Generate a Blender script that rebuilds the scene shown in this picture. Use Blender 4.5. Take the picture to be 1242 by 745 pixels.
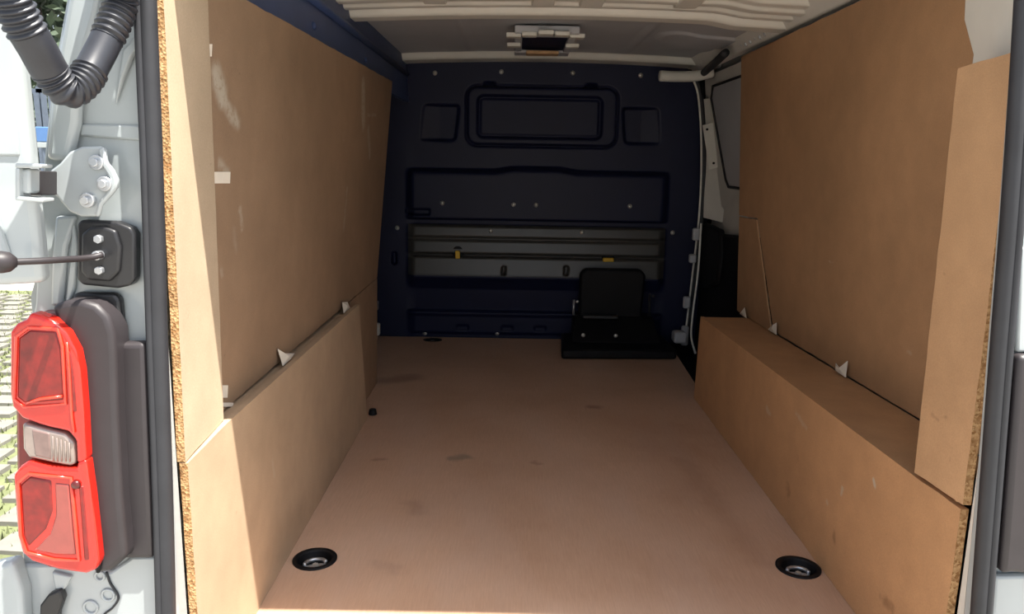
import bpy, bmesh, math, random
import numpy as np
from mathutils import Vector, Matrix

for o in list(bpy.data.objects): bpy.data.objects.remove(o)
S = bpy.context.scene
COL = S.collection

# ------------------------------------------------------------------ camera
PITCH, ROLL, FPX = math.radians(10.95), math.radians(1.0), 930.0
EYE = Vector((-0.097, -1.457, 0.9075))
FW = Vector((0, math.cos(PITCH), -math.sin(PITCH)))
_r = Vector((1, 0, 0)); _u = _r.cross(FW)
RT = math.cos(ROLL)*_r + math.sin(ROLL)*_u
UP = -math.sin(ROLL)*_r + math.cos(ROLL)*_u
cd = bpy.data.cameras.new('camera'); cam = bpy.data.objects.new('camera', cd); COL.objects.link(cam)
cd.sensor_fit = 'HORIZONTAL'; cd.sensor_width = 36.0; cd.lens = 36.0*FPX/1242.0
cd.clip_start = 0.02; cd.clip_end = 300
cam.matrix_world = Matrix(((RT.x, UP.x, -FW.x, EYE.x), (RT.y, UP.y, -FW.y, EYE.y), (RT.z, UP.z, -FW.z, EYE.z), (0, 0, 0, 1)))
S.camera = cam

def at(x, y, ax, v):
    """point of the world plane ax = v that was surveyed at photo position x, y"""
    d = FW + (x-621)/FPX*RT - (y-372.5)/FPX*UP
    i = 'XYZ'.index(ax)
    return EYE + d*((v-EYE[i])/d[i])

# ------------------------------------------------------------------ light
SUN_TRAVEL = Vector((-0.36, 0.205, -1.0)).normalized()
w = bpy.data.worlds.new('sky'); S.world = w; w.use_nodes = True
nt = w.node_tree; bg = nt.nodes['Background']
sky = nt.nodes.new('ShaderNodeTexSky'); sky.sky_type = 'NISHITA'; sky.sun_disc = False
sky.sun_elevation = math.asin(-SUN_TRAVEL.z)
sky.sun_rotation = math.atan2(-SUN_TRAVEL.x, -SUN_TRAVEL.y)
sky.dust_density = 2.5; sky.air_density = 1.0
hs = nt.nodes.new('ShaderNodeHueSaturation'); hs.inputs['Saturation'].default_value = 0.55   # hazy, whitish sky
nt.links.new(sky.outputs[0], hs.inputs['Color']); nt.links.new(hs.outputs[0], bg.inputs[0]); bg.inputs[1].default_value = 0.17
sd = bpy.data.lights.new('sun', 'SUN'); sd.energy = 7.5; sd.angle = math.radians(0.6); sd.color = (1.0, 0.955, 0.88)
so = bpy.data.objects.new('sun', sd); COL.objects.link(so)
so.rotation_euler = SUN_TRAVEL.to_track_quat('-Z', 'Y').to_euler(); so.location = (3, -3, 8)
vs = S.view_settings
vs.view_transform = 'Standard'; vs.look = 'None'; vs.gamma = 1.0; vs.use_curve_mapping = False
vs.exposure = 0.9

# ------------------------------------------------------------------ materials
def srgb(r, g, b):
    f = lambda c: (c/255/12.92) if c/255 <= 0.04045 else ((c/255+0.055)/1.055)**2.4
    return (f(r), f(g), f(b), 1)

class NT:
    def __init__(s, name):
        s.m = bpy.data.materials.new(name); s.m.use_nodes = True
        s.t = s.m.node_tree; s.b = s.t.nodes['Principled BSDF']
        s.co = None
    def n(s, typ, **kw):
        x = s.t.nodes.new(typ)
        for k, v in kw.items(): setattr(x, k, v)
        return x
    def l(s, a, b): s.t.links.new(a, b)
    def coord(s):
        if not s.co: s.co = s.n('ShaderNodeTexCoord').outputs['Object']
        return s.co
    def noise(s, scale, detail=4, rough=0.6, stretch=None):
        c = s.coord()
        if stretch:
            mp = s.n('ShaderNodeMapping'); mp.inputs['Scale'].default_value = stretch; s.l(c, mp.inputs[0]); c = mp.outputs[0]
        x = s.n('ShaderNodeTexNoise'); x.inputs['Scale'].default_value = scale
        x.inputs['Detail'].default_value = detail; x.inputs['Roughness'].default_value = rough
        s.l(c, x.inputs['Vector']); return x.outputs['Fac']
    def ramp(s, fac, lo, hi, c0=(0, 0, 0, 1), c1=(1, 1, 1, 1)):
        r = s.n('ShaderNodeValToRGB'); r.color_ramp.elements[0].position = lo; r.color_ramp.elements[1].position = hi
        r.color_ramp.elements[0].color = c0; r.color_ramp.elements[1].color = c1
        s.l(fac, r.inputs[0]); return r.outputs[0]
    def mix(s, fac, a, b, mode='MIX'):
        x = s.n('ShaderNodeMix', data_type='RGBA', blend_type=mode)
        for v, i in ((fac, 0), (a, 6), (b, 7)):
            if isinstance(v, (int, float, tuple)): x.inputs[i].default_value = v
            else: s.l(v, x.inputs[i])
        return x.outputs[2]
    def math(s, op, a, b=None, clamp=False):
        x = s.n('ShaderNodeMath', operation=op, use_clamp=clamp)
        for v, i in ((a, 0), (b, 1)):
            if v is None: continue
            if isinstance(v, (int, float)): x.inputs[i].default_value = v
            else: s.l(v, x.inputs[i])
        return x.outputs[0]
    def spot(s, p, q, r, soft=0.5, wob=0.02, wscale=30):
        """soft mask around the segment p-q (a scuff or stain with a shape of its own)"""
        nz = s.n('ShaderNodeTexNoise'); nz.inputs['Scale'].default_value = wscale; nz.inputs['Detail'].default_value = 3
        s.l(s.coord(), nz.inputs['Vector'])
        sub = s.n('ShaderNodeVectorMath', operation='SUBTRACT'); s.l(nz.outputs['Color'], sub.inputs[0]); sub.inputs[1].default_value = (.5, .5, .5)
        sc = s.n('ShaderNodeVectorMath', operation='SCALE'); s.l(sub.outputs[0], sc.inputs[0]); sc.inputs['Scale'].default_value = wob*2
        ad = s.n('ShaderNodeVectorMath', operation='ADD'); s.l(s.coord(), ad.inputs[0]); s.l(sc.outputs[0], ad.inputs[1])
        p = Vector(p); q = Vector(q); d = q-p; L = max(d.length_squared, 1e-8)
        v = s.n('ShaderNodeVectorMath', operation='SUBTRACT'); s.l(ad.outputs[0], v.inputs[0]); v.inputs[1].default_value = p
        dt = s.n('ShaderNodeVectorMath', operation='DOT_PRODUCT'); s.l(v.outputs[0], dt.inputs[0]); dt.inputs[1].default_value = d/L
        t = s.math('MULTIPLY', dt.outputs['Value'], 1.0, True)
        k = s.n('ShaderNodeVectorMath', operation='SCALE'); k.inputs[0].default_value = d; s.l(t, k.inputs['Scale'])
        e = s.n('ShaderNodeVectorMath', operation='SUBTRACT'); s.l(v.outputs[0], e.inputs[0]); s.l(k.outputs[0], e.inputs[1])
        ln = s.n('ShaderNodeVectorMath', operation='LENGTH'); s.l(e.outputs[0], ln.inputs[0])
        mr = s.n('ShaderNodeMapRange', interpolation_type='SMOOTHSTEP'); mr.inputs['From Min'].default_value = r*(1-soft); mr.inputs['From Max'].default_value = r*(1+soft)
        mr.inputs['To Min'].default_value = 1; mr.inputs['To Max'].default_value = 0
        s.l(ln.outputs['Value'], mr.inputs['Value']); return mr.outputs[0]
    def bump(s, h, strength=0.2, dist=0.002):
        b = s.n('ShaderNodeBump'); b.inputs['Strength'].default_value = strength; b.inputs['Distance'].default_value = dist
        s.l(h, b.inputs['Height']); s.l(b.outputs[0], s.b.inputs['Normal'])
    def out(s, col, rough=0.6, metal=0.0, coat=0.0, spec=0.5):
        if isinstance(col, tuple): s.b.inputs['Base Color'].default_value = col
        else: s.l(col, s.b.inputs['Base Color'])
        if isinstance(rough, (int, float)): s.b.inputs['Roughness'].default_value = rough
        else: s.l(rough, s.b.inputs['Roughness'])
        s.b.inputs['Metallic'].default_value = metal; s.b.inputs['Coat Weight'].default_value = coat
        s.b.inputs['Specular IOR Level'].default_value = spec
        return s.m

def simple(name, c, rough=0.5, metal=0, var=0.12, scale=12, coat=0, bump=0, spec=0.5):
    s = NT(name); nz = s.noise(scale, 5)
    lo = tuple(v*(1-var) for v in c[:3])+(1,); hi = tuple(min(1, v*(1+var)) for v in c[:3])+(1,)
    col = s.ramp(nz, .3, .7, lo, hi)
    if bump: s.bump(s.noise(scale*12, 3), bump)
    return s.out(col, rough, metal, coat, spec)

def board(name, base, scuffs=(), stains=(), pale=(0.50, 0.44, 0.35, 1), grain=None):
    s = NT(name)
    big = s.noise(2.2, 4, .55); mid = s.noise(14, 5, .6); fine = s.noise(420, 2, .5, grain)
    d = tuple(v*.84 for v in base[:3])+(1,); h = tuple(min(1, v*1.12) for v in base[:3])+(1,)
    c = s.ramp(big, .3, .7, d, h)
    c = s.mix(.35, c, s.ramp(mid, .3, .7, (.8, .8, .8, 1), (1.15, 1.15, 1.15, 1)), 'MULTIPLY')
    c = s.mix(.5, c, s.ramp(fine, .3, .7, (.86, .84, .82, 1), (1.1, 1.1, 1.1, 1)), 'MULTIPLY')
    fl = s.ramp(s.noise(60, 2, .5), .73, .77)
    c = s.mix(s.math('MULTIPLY', fl, .35), c, tuple(v*.55 for v in base[:3])+(1,))
    for (p, q, r, a) in scuffs:
        c = s.mix(s.math('MULTIPLY', s.spot(p, q, r, .5, .010, 30), s.math('MULTIPLY', s.ramp(s.noise(70, 3), .25, .5), a)), c, pale)
    for (p, q, r, a, col) in stains:
        c = s.mix(s.math('MULTIPLY', s.spot(p, q, r, .8, .03, 22), a), c, col)
    s.bump(fine, .08, .001)
    return s.out(c, .62, spec=.35)

WOODL = srgb(158, 132, 107)
WOODR = srgb(174, 138, 104)
def P(x, y, X): return tuple(at(x, y, 'X', X))
M = {}
M['boardL'] = board('hardboard left', WOODL, scuffs=[
    (P(254, 95, -.62), P(260, 110, -.62), .026, .95), (P(262, 120, -.62), P(281, 148, -.62), .017, .95),
    (P(262, 198, -.62), P(272, 208, -.62), .012, .6), (P(438, 105, -.61), P(440, 146, -.61), .03, .7),
    (P(443, 158, -.62), P(446, 186, -.62), .02, .5), (P(420, 230, -.62), P(418, 280, -.62), .008, .4),
    (P(290, 255, -.62), P(293, 275, -.62), .008, .5), (P(276, 280, -.63), P(280, 300, -.63), .012, .35), (P(262, 320, -.63), P(264, 335, -.63), .008, .4),
    (P(445, 140, -.61), P(455, 140, -.61), .006, .4), (P(405, 172, -.62), P(418, 168, -.62), .006, .35)])
M['boardR'] = board('hardboard right', WOODR, scuffs=[
    (P(1003, 317, .78), P(1011, 319, .78), .005, .8), (P(970, 257, .77), P(976, 257, .77), .004, .5), (P(1098, 428, .79), P(1102, 430, .79), .006, .35)])
M['boxL'] = board('arch board left', srgb(184, 160, 133), scuffs=[(P(330, 560, -.6), P(333, 575, -.6), .006, .3)],
    stains=[(P(330, 668, -.6), P(420, 560, -.6), .04, .18, srgb(120, 95, 70))])
M['boxR'] = board('arch board right', srgb(190, 148, 108), scuffs=[
    (P(1060, 582, .62), P(1061, 588, .62), .005, .9), (P(1022, 592, .62), P(1020, 600, .62), .005, .6), (P(1002, 607, .62), P(1003, 610, .62), .005, .4),
    (P(930, 496, .62), P(934, 502, .62), .008, .4), (P(965, 500, .62), P(978, 520, .62), .006, .3)],
    stains=[(P(1011, 653, .62), P(1013, 656, .62), .010, .5, srgb(110, 75, 45)), (P(1076, 731, .62), P(1080, 737, .62), .011, .5, srgb(110, 75, 45)),
            (P(956, 592, .62), P(957, 596, .62), .010, .4, srgb(110, 75, 45)), (P(966, 557, .62), P(967, 560, .62), .008, .4, srgb(110, 75, 45))])
M['pillL'] = board('pillar board left', srgb(192, 172, 146))
M['pillR'] = board('pillar board right', srgb(196, 158, 120), stains=[(P(1118, 492, .62), P(1150, 515, .62), .004, .3, srgb(120, 90, 65))])
# raw chipboard edge: coarse flakes
s = NT('chipboard raw edge')
v = s.n('ShaderNodeTexVoronoi'); v.inputs['Scale'].default_value = 260; s.l(s.coord(), v.inputs['Vector'])
bw = s.n('ShaderNodeSeparateColor'); s.l(v.outputs['Color'], bw.inputs[0])
c = s.ramp(bw.outputs[0], .05, .95, srgb(150, 108, 68), srgb(206, 168, 122))
c = s.mix(s.ramp(s.noise(30, 4), .62, .72), c, srgb(110, 75, 45))
s.bump(v.outputs['Distance'], .5, .002); M['edge'] = s.out(c, .8, spec=.2)
# plywood floor
s = NT('plywood floor')
base = s.ramp(s.noise(1.6, 4, .55), .3, .7, srgb(190, 152, 124), srgb(212, 177, 151))
gr = s.noise(26, 5, .65, (9, .5, 1)); base = s.mix(.4, base, s.ramp(gr, .3, .7, (.82, .8, .78, 1), (1.1, 1.1, 1.1, 1)), 'MULTIPLY')
gr2 = s.noise(90, 3, .6, (8, .35, 1)); base = s.mix(.35, base, s.ramp(gr2, .35, .65, (.88, .87, .86, 1), (1.08, 1.08, 1.08, 1)), 'MULTIPLY')
dust = s.ramp(s.noise(3.3, 5, .6, (1.6, .5, 1)), .45, .75); base = s.mix(s.math('MULTIPLY', dust, .30), base, srgb(205, 182, 168))
def F(x, y): return tuple(at(x, y, 'Z', 0))
for (p, q, r, a, col) in [(F(549, 556), F(566, 554), .018, .55, srgb(112, 112, 98)), (F(718, 493), F(724, 494), .018, .45, srgb(110, 75, 62)),
        (F(648, 561), F(652, 562), .012, .4, srgb(120, 80, 66)), (F(455, 557), F(466, 556), .012, .4, srgb(120, 85, 70)), (F(500, 610), F(508, 622), .02, .22, srgb(120, 95, 80)),
        (F(470, 462), F(500, 458), .05, .42, srgb(95, 62, 45)), (F(790, 520), F(850, 600), .10, .2, srgb(150, 105, 75)), (F(455, 685), F(480, 690), .02, .18, srgb(130, 105, 92)),
        (F(830, 560), F(920, 680), .03, .16, srgb(130, 95, 72))]:
    base = s.mix(s.math('MULTIPLY', s.spot(p, q, r, .8, .03, 16), a), base, col)
s.bump(gr2, .06, .001); M['ply'] = s.out(base, .55, spec=.35)

M['white'] = simple('white van paint', srgb(168, 175, 176), .28, 0, .03, 3, .5)
M['whitein'] = simple('white primer inside', srgb(222, 221, 214), .45, 0, .06, 5)
M['roof'] = simple('grey roof primer', srgb(188, 191, 196), .5, 0, .06, 4)
M['bow'] = simple('cream roof bow paint', srgb(226, 226, 218), .42, 0, .05, 6)
M['navy'] = simple('dark navy bulkhead paint', srgb(19, 25, 54), .5, 0, .12, 5, spec=.3)
M['litband'] = simple('bulkhead paint lightened for lit bands', srgb(66, 65, 62), .36, 0, .1, 5)  # lighter grey paints in the light caught by the bulkhead bands
M['rail'] = simple('navy roof rail paint', srgb(62, 80, 122), .5, 0, .12, 6)
M['black'] = simple('black plastic', srgb(15, 15, 18), .6, 0, .2, 20, bump=.05, spec=.25)
M['rubber'] = simple('dark rubber seal', srgb(40, 41, 45), .6, 0, .15, 20)
M['hose'] = simple('black corrugated plastic', srgb(44, 46, 52), .42, 0, .2, 25)
M['brack'] = simple('black painted steel', srgb(34, 34, 36), .38, 0, .15, 20)
M['hous'] = simple('charcoal lamp housing plastic', srgb(47, 42, 44), .5, 0, .08, 25)
M['steel'] = simple('zinc steel', srgb(190, 193, 196), .32, .75, .1, 30)
M['hinge'] = simple('white painted hinge steel', srgb(164, 170, 171), .25, 0, .04, 8, .6)
M['bolt'] = simple('bare bolt steel', srgb(205, 205, 200), .35, .6, .1, 40)
M['red'] = simple('red lamp lens', srgb(196, 34, 22), .14, 0, .08, 30, .5)
M['red2'] = simple('deep red lamp reflector', srgb(120, 22, 18), .35, 0, .3, 60, .2)
M['redlit'] = simple('bright red lens rib', srgb(222, 58, 36), .15, 0, .06, 30, .6)
M['redark'] = simple('dark red bulb recess', srgb(84, 16, 14), .3, 0, .2, 40, .4)
M['redgrey2'] = simple('smoky lamp diffuser', srgb(120, 98, 92), .3, 0, .15, 60, .4)
M['redgrey'] = simple('pinkish grey lamp diffuser', srgb(146, 66, 58), .3, 0, .12, 40, .6)
M['clear'] = simple('clear lamp lens', srgb(140, 126, 118), .15, .2, .12, 60, 1.0)
M['yellow'] = simple('yellow latch plastic', srgb(225, 180, 40), .5, 0, .1, 20)
M['paper'] = simple('torn paper', srgb(238, 230, 214), .8, 0, .05, 30)
M['tan'] = simple('tan felt', srgb(196, 160, 120), .8, 0, .15, 30)
M['grass'] = simple('grass', srgb(104, 110, 74), .8, 0, .35, 6)
M['leaf'] = simple('dark foliage', srgb(70, 84, 66), .7, 0, .4, 3)
M['bark'] = simple('bark', srgb(92, 78, 66), .85, 0, .25, 12)
M['stone'] = simple('concrete paver', srgb(122, 119, 111), .8, 0, .12, 9, bump=.2)
M['asphalt'] = simple('pale concrete ground', srgb(160, 156, 148), .85, 0, .12, 3, bump=.2)
M['fence'] = simple('slate fence steel', srgb(98, 108, 122), .5, .2, .1, 20)
M['blue'] = simple('blue sign paint', srgb(86, 122, 172), .4, 0, .06, 10)

# ------------------------------------------------------------------ mesh helpers
def link(name, me, mats, parent=None):
    o = bpy.data.objects.new(name, me); COL.objects.link(o)
    for m in (mats if isinstance(mats, (list, tuple)) else [mats]):
        if m is not None and len(me.materials) < (len(mats) if isinstance(mats, (list, tuple)) else 1): me.materials.append(m)
    if parent: o.parent = parent
    return o
def fin(bm, name, mats, parent=None, smooth=False, bevel=0, seg=2):
    bmesh.ops.recalc_face_normals(bm, faces=bm.faces)
    me = bpy.data.meshes.new(name); bm.to_mesh(me); bm.free()
    o = link(name, me, mats, parent)
    if smooth:
        for p in me.polygons: p.use_smooth = True
    if bevel:
        b = o.modifiers.new('bevel', 'BEVEL'); b.width = bevel; b.segments = seg; b.limit_method = 'ANGLE'; b.angle_limit = math.radians(35)
        b.harden_normals = False
        for p in me.polygons: p.use_smooth = True
        try: me.set_sharp_from_angle(angle=math.radians(35))
        except Exception: pass
    return o
def bx(bm, lo, hi):
    r = bmesh.ops.create_cube(bm, size=1)
    for v in r['verts']:
        v.co = Vector([(lo[i]+hi[i])/2 + v.co[i]*(hi[i]-lo[i]) for i in range(3)])
def prism(bm, pts, off, side_mat=0):
    """polygon of 3D points pushed by vector off; side faces take side_mat"""
    off = Vector(off); n = len(pts)
    a = [bm.verts.new(Vector(p)) for p in pts]; b = [bm.verts.new(Vector(p)+off) for p in pts]
    bm.faces.new(a); bm.faces.new(list(reversed(b)))
    for i in range(n):
        f = bm.faces.new((a[i], b[i], b[(i+1) % n], a[(i+1) % n])); f.material_index = side_mat
def ragged(pts, step=.03, amp=.0012, seed=1):
    rnd = random.Random(seed); out = []
    for i, p in enumerate(pts):
        p = Vector(p); q = Vector(pts[(i+1) % len(pts)]); out.append(p)
        k = max(1, int((q-p).length/step))
        nx = Vector(pts[(i+2) % len(pts)])-q
        nx = nx.normalized() if nx.length else nx
        for j in range(1, k): out.append(p.lerp(q, j/k)+nx*rnd.uniform(-amp, amp))
    return out
def cyl(bm, p, q, r, r2=None, n=16, cap=True):
    p = Vector(p); q = Vector(q); d = q-p
    m = Matrix.Translation((p+q)/2) @ d.to_track_quat('Z', 'Y').to_matrix().to_4x4()
    bmesh.ops.create_cone(bm, cap_ends=cap, segments=n, radius1=r, radius2=r if r2 is None else r2, depth=d.length, matrix=m)
def catmull(pts, n=12):
    P_ = [Vector(p) for p in pts]; P_ = [2*P_[0]-P_[1]]+P_+[2*P_[-1]-P_[-2]]; out = []
    for i in range(1, len(P_)-2):
        for k in range(n):
            t = k/n; a, b, c, d = P_[i-1:i+3]
            out.append(.5*((2*b)+(c-a)*t+(2*a-5*b+4*c-d)*t*t+(3*b-3*c+d-a)*t**3))
    out.append(P_[-2]); return out
def tube(bm, path, rad, n=12, caps=True):
    path = [Vector(p) for p in path]; rings = []; ref = Vector((0, 1, 0.13)).normalized()
    for i, p in enumerate(path):
        t = (path[min(i+1, len(path)-1)]-path[max(i-1, 0)]).normalized()
        u = (ref - t*ref.dot(t)).normalized(); v_ = t.cross(u); ref = u
        r = rad(i) if callable(rad) else rad
        rings.append([bm.verts.new(p+(u*math.cos(a)+v_*math.sin(a))*r) for a in [2*math.pi*k/n for k in range(n)]])
    for a, b in zip(rings, rings[1:]):
        for k in range(n): bm.faces.new((a[k], a[(k+1) % n], b[(k+1) % n], b[k]))
    if caps: bm.faces.new(rings[0]); bm.faces.new(rings[-1])
def empty(name, loc, label=None, cat=None, group=None):
    o = bpy.data.objects.new(name, None); COL.objects.link(o); o.location = loc; o.empty_display_size = .05
    if label: tag(o, label, cat, group)
    return o
def tag(o, label, cat, group=None, kind=None):
    o['label'] = label; o['category'] = cat
    if group: o['group'] = group
    if kind: o['kind'] = kind
    return o
def struct(o, label, cat):
    o['kind'] = 'structure'; o['label'] = label; o['category'] = cat; return o
def adopt(child, parent):
    """parent without moving (parents are never rotated or scaled)"""
    child.parent = parent; child.matrix_parent_inverse = Matrix.Translation(-parent.location); return child
def pxpoly(pts, Y): return [at(x, y, 'Y', Y) for x, y in pts]
def slab(name, pts, Y, depth, m, parent=None, bevel=.003, seg=2):
    """outline standing on the plane Y, thickness depth going into the van"""
    bm = bmesh.new(); prism(bm, pxpoly(pts, Y), (0, depth, 0))
    o = fin(bm, name, m, None, bevel=bevel, seg=seg)
    if parent: adopt(o, parent)
    return o
def dome(bm, c, r, axis=(0, -1, 0), h=.6, n=10):
    m = Matrix.Translation(Vector(c)) @ Vector(axis).to_track_quat('Z', 'Y').to_matrix().to_4x4() @ Matrix.Diagonal((1, 1, h, 1))
    bmesh.ops.create_uvsphere(bm, u_segments=n, v_segments=6, radius=r, matrix=m)

# ================================================================== SETTING
# ---- ground outside
bm = bmesh.new(); bx(bm, (-40, -40, -.72), (40, 60, -.66))
ground = struct(fin(bm, 'ground', M['asphalt']), 'pale concrete ground around the parked van', 'ground')

# ---- plywood floor with holes for the lashing cups
RING = [at(382, 679, 'Z', 0), at(968, 689, 'Z', 0)]
FAR_RING = Vector((-.495, 2.315, 0))
bm = bmesh.new()
def loop(pts):
    vsq = [bm.verts.new(p) for p in pts]; es = [bm.edges.new((vsq[i], vsq[(i+1) % len(vsq)])) for i in range(len(vsq))]; return es
E_ = loop([(-.665, -.36, 0), (.665, -.36, 0), (.665, 1.46, 0), (.695, 2.12, 0), (.70, 2.385, 0), (-.86, 2.385, 0), (-.80, 1.7, 0), (-.665, 1.2, 0)])
for c_ in RING: E_ += loop([c_+Vector((.046*math.cos(a), .046*math.sin(a), 0)) for a in [2*math.pi*k/28 for k in range(28)]])
E_ += loop([FAR_RING+Vector((.048*math.cos(a), .034*math.sin(a), 0)) for a in [2*math.pi*k/20 for k in range(20)]])
bmesh.ops.triangle_fill(bm, use_beauty=True, edges=E_)
r = bmesh.ops.extrude_face_region(bm, geom=list(bm.faces))
for g in r['geom']:
    if isinstance(g, bmesh.types.BMVert): g.co.z -= .012
floor = struct(fin(bm, 'floor', M['ply']), 'pinkish brown plywood load floor of the van', 'floor')
bm = bmesh.new(); bx(bm, (-.92, -.36, -.14), (.97, 2.52, -.062))
pan = fin(bm, 'steel_floor_pan', M['black'], floor)
bm = bmesh.new(); bx(bm, (.712, 1.47, -.055), (.90, 2.42, -.045))
fin(bm, 'step_well_mat', M['black'], floor, bevel=.002)
bm = bmesh.new(); bx(bm, (-.62, -.47, -.10), (.62, -.375, -.012))
struct(fin(bm, 'trim_1', M['black'], bevel=.012, seg=3), 'black rear loading sill below the floor edge', 'sill')

# ---- bulkhead (wall_back): pressed steel sheet as a relief
YB = 2.425
def zb(y): return at(650, y, 'Y', YB-.03).z
prof = [(407, .020), (404, .030), (385, .034), (381, .046), (380, .046), (378, .004), (352, .016), (340, .05), (337, .062),
        (334, .057), (314, .045), (312.5, .018), (310, .018), (308, .049), (294, .041), (292, .026), (290, .026), (288, .041), (277, .034), (274, .010), (268, .012), (266, .060),
        (262, .060), (215, .058), (212, .056), (206, .012), (90, .016), (70, .016)]
pz = np.array([zb(y) for y, d in prof]); pd = np.array([d for y, d in prof])
def sst(a, b, x): t = np.clip((x-a)/(b-a), 0, 1); return t*t*(3-2*t)
def rr(x, z, cx, cz, hx, hz, r):
    qx = np.abs(x-cx)-hx+r; qz = np.abs(z-cz)-hz+r
    return np.hypot(np.maximum(qx, 0), np.maximum(qz, 0))+np.minimum(np.maximum(qx, qz), 0)-r
nx, nz_ = 330, 270
xs = np.linspace(-.86, .885, nx); zs = np.linspace(-.02, 1.375, nz_)
X, Z = np.meshgrid(xs, zs)
CX = .02
zz = Z + np.where(np.abs(X-CX) < .2, 1, 0)*0
bumpc = sst(.22, .10, np.abs(X-CX+.01))*.016          # the ledge rises a little in the middle
zz = Z - bumpc*sst(.78, .82, Z)
D = np.interp(zz, pz, pd)
side = sst(.66, .61, np.abs(X-CX))
low = sst(.64, .60, Z)*sst(.335, .36, Z)
side2 = sst(.655-.0*Z, .60, np.abs(X-CX))
D = .014*(1-side)+D*side
sdO = rr(X, Z, CX+.013, 1.112, .365, .137, .05); sdI = rr(X, Z, CX+.002, 1.108, .305, .100, .03)
D = D + .016*sst(.006, -.006, sdO) - .022*sst(.006, -.006, sdI) + .006*sst(-.012, -.02, sdI)
D = D - .016*np.exp(-((sdO-.004)/.006)**2)
for sx, cx in ((-1, -.47), (1, .525)):
    sd_ = rr(X+(Z-1.07)*.12*sx, Z, cx, 1.075, .088, .085, .02)
    D = D - .022*sst(.008, -.008, sd_)*np.clip(1-(sx*(X-cx))/.11, 0.1, 1.0)
for px, w_ in ((540, 20), (620, 14)): pass
for (cx, cz, hx, hz) in [(-.142, .352, .010, .020), (.173, .357, .011, .022), (-.575, .640, .062, .015), (-.225, 1.262, .028, .010), (.27, 1.262, .028, .010), (-.70, .40, .012, .03)]:
    D = D - .03*sst(.004, -.004, rr(X, Z, cx, cz, hx, hz, .008))
for zc_ in (.07,):   # rivet panel notches in the bottom flange
    for cx in (-.35, -.12, .05): D = D - .01*sst(.004, -.004, rr(X, Z, cx, zc_-.02, .03, .012, .006))
halfw = lambda z: np.interp(z, [0, .3, .6, .9, 1.15, 1.38], [.83, .845, .86, .85, .81, .70])
Y = YB - D
XX = CX + np.clip(X-CX, -halfw(Z), halfw(Z))
verts = np.stack([XX, Y, Z], -1).reshape(-1, 3)
i = np.arange((nz_-1)*(nx-1)); rw = i//(nx-1); cl = i % (nx-1); a = rw*nx+cl
faces = np.stack([a, a+1, a+nx+1, a+nx], 1)
me = bpy.data.meshes.new('wall_back'); me.from_pydata(verts.tolist(), [], faces.tolist())
for p in me.polygons: p.use_smooth = True
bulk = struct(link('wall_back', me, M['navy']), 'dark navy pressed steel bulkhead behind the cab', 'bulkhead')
me.materials.append(M['litband'])
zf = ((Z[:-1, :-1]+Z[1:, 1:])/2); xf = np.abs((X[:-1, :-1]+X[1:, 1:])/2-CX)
me.polygons.foreach_set('material_index', ((zf > zb(336)) & (zf < zb(275)) & (xf < .645)).ravel().astype(np.int32))  # lit bands take the lightened colour
so_ = bulk.modifiers.new('solid', 'SOLIDIFY'); so_.thickness = .002; so_.offset = 1
def depth_at(x, z):
    ix = int(round((x-xs[0])/(xs[1]-xs[0]))); iz = int(round((z-zs[0])/(zs[1]-zs[0]))); return Y[iz, ix]
bm = bmesh.new(); bx(bm, (-.92, 2.47, -.14), (.97, 2.50, 1.44)); fin(bm, 'light_stop_plate', M['black'], bulk)  # unseen plate added behind the bulkhead to stop light leaking in
bolt_me = None
for (x, y) in [(537, 246), (623, 248), (650, 248.5), (763, 250), (481, 277), (595, 280), (706, 282), (817, 283), (515, 405), (603, 405), (527, 88), (608, 86.5), (695, 88), (778, 91)]:
    p = at(x, y, 'Y', YB-.04); p.x = max(-.8, min(.8, p.x))
    if bolt_me is None:
        bm = bmesh.new(); dome(bm, (0, 0, 0), .0085, h=.55); cyl(bm, (0, .004, 0), (0, -.001, 0), .0115, n=12)
        o = fin(bm, 'bolt', M['bolt'], bulk, True); bolt_me = o.data
    else: o = link('bolt', bolt_me, [], bulk)
    o.location = (p.x, depth_at(p.x, p.z)-.003, p.z)
for (x, y, t) in [(555, 309, 0), (738, 315, 1)]:
    p = at(x, y, 'Y', YB-.06); yy = depth_at(p.x, p.z)-.02
    bm = bmesh.new(); cyl(bm, (p.x, YB, p.z+.012), (p.x, yy-.004, p.z+.012), .034, .030, 20)
    kn = fin(bm, 'latch_cup', M['black'], bulk, bevel=.003)
    bm = bmesh.new()
    if t == 0: bx(bm, (p.x-.012, yy-.022, p.z-.02), (p.x+.012, yy-.004, p.z+.02))
    else: bx(bm, (p.x-.028, yy-.022, p.z-.012), (p.x+.028, yy-.004, p.z+.008))
    fin(bm, 'latch_tab', M['yellow'], kn, bevel=.004)

# ---- roof (ceiling)
nx, ny = 150, 520
xs2 = np.linspace(-.66, .86, nx); ys2 = np.linspace(-.325, 2.45, ny)
X, Yg = np.meshgrid(xs2, ys2)
arch = -.020*((X-.06)/.72)**2
H = 1.402 + arch
def bar(y0, y1, h, e=.012): return h*sst(y0-e, y0+e, Yg)*sst(y1+e, y1-e, Yg)
drop = bar(.86, 1.20, .018)+bar(1.11, 1.20, .022, .008)+bar(.92, .97, .010, .006)+bar(1.02, 1.06, .010, .006)
drop = np.maximum(drop, bar(2.27, 2.45, .030)); drop = np.maximum(drop, bar(-.34, -.16, .045)); drop = np.maximum(drop, bar(.2, .36, .03))
drop += .012*sst(.50, .62, X)*sst(.92, .70, np.abs(Yg-1.2)+.0)
for cx in (-.47, -.30, -.12, .06, .22, .40, .58):    # pressed slots in the bow
    drop -= .012*sst(.004, -.004, rr(X, Yg, cx, 1.095, .06, .009, .008))
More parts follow.
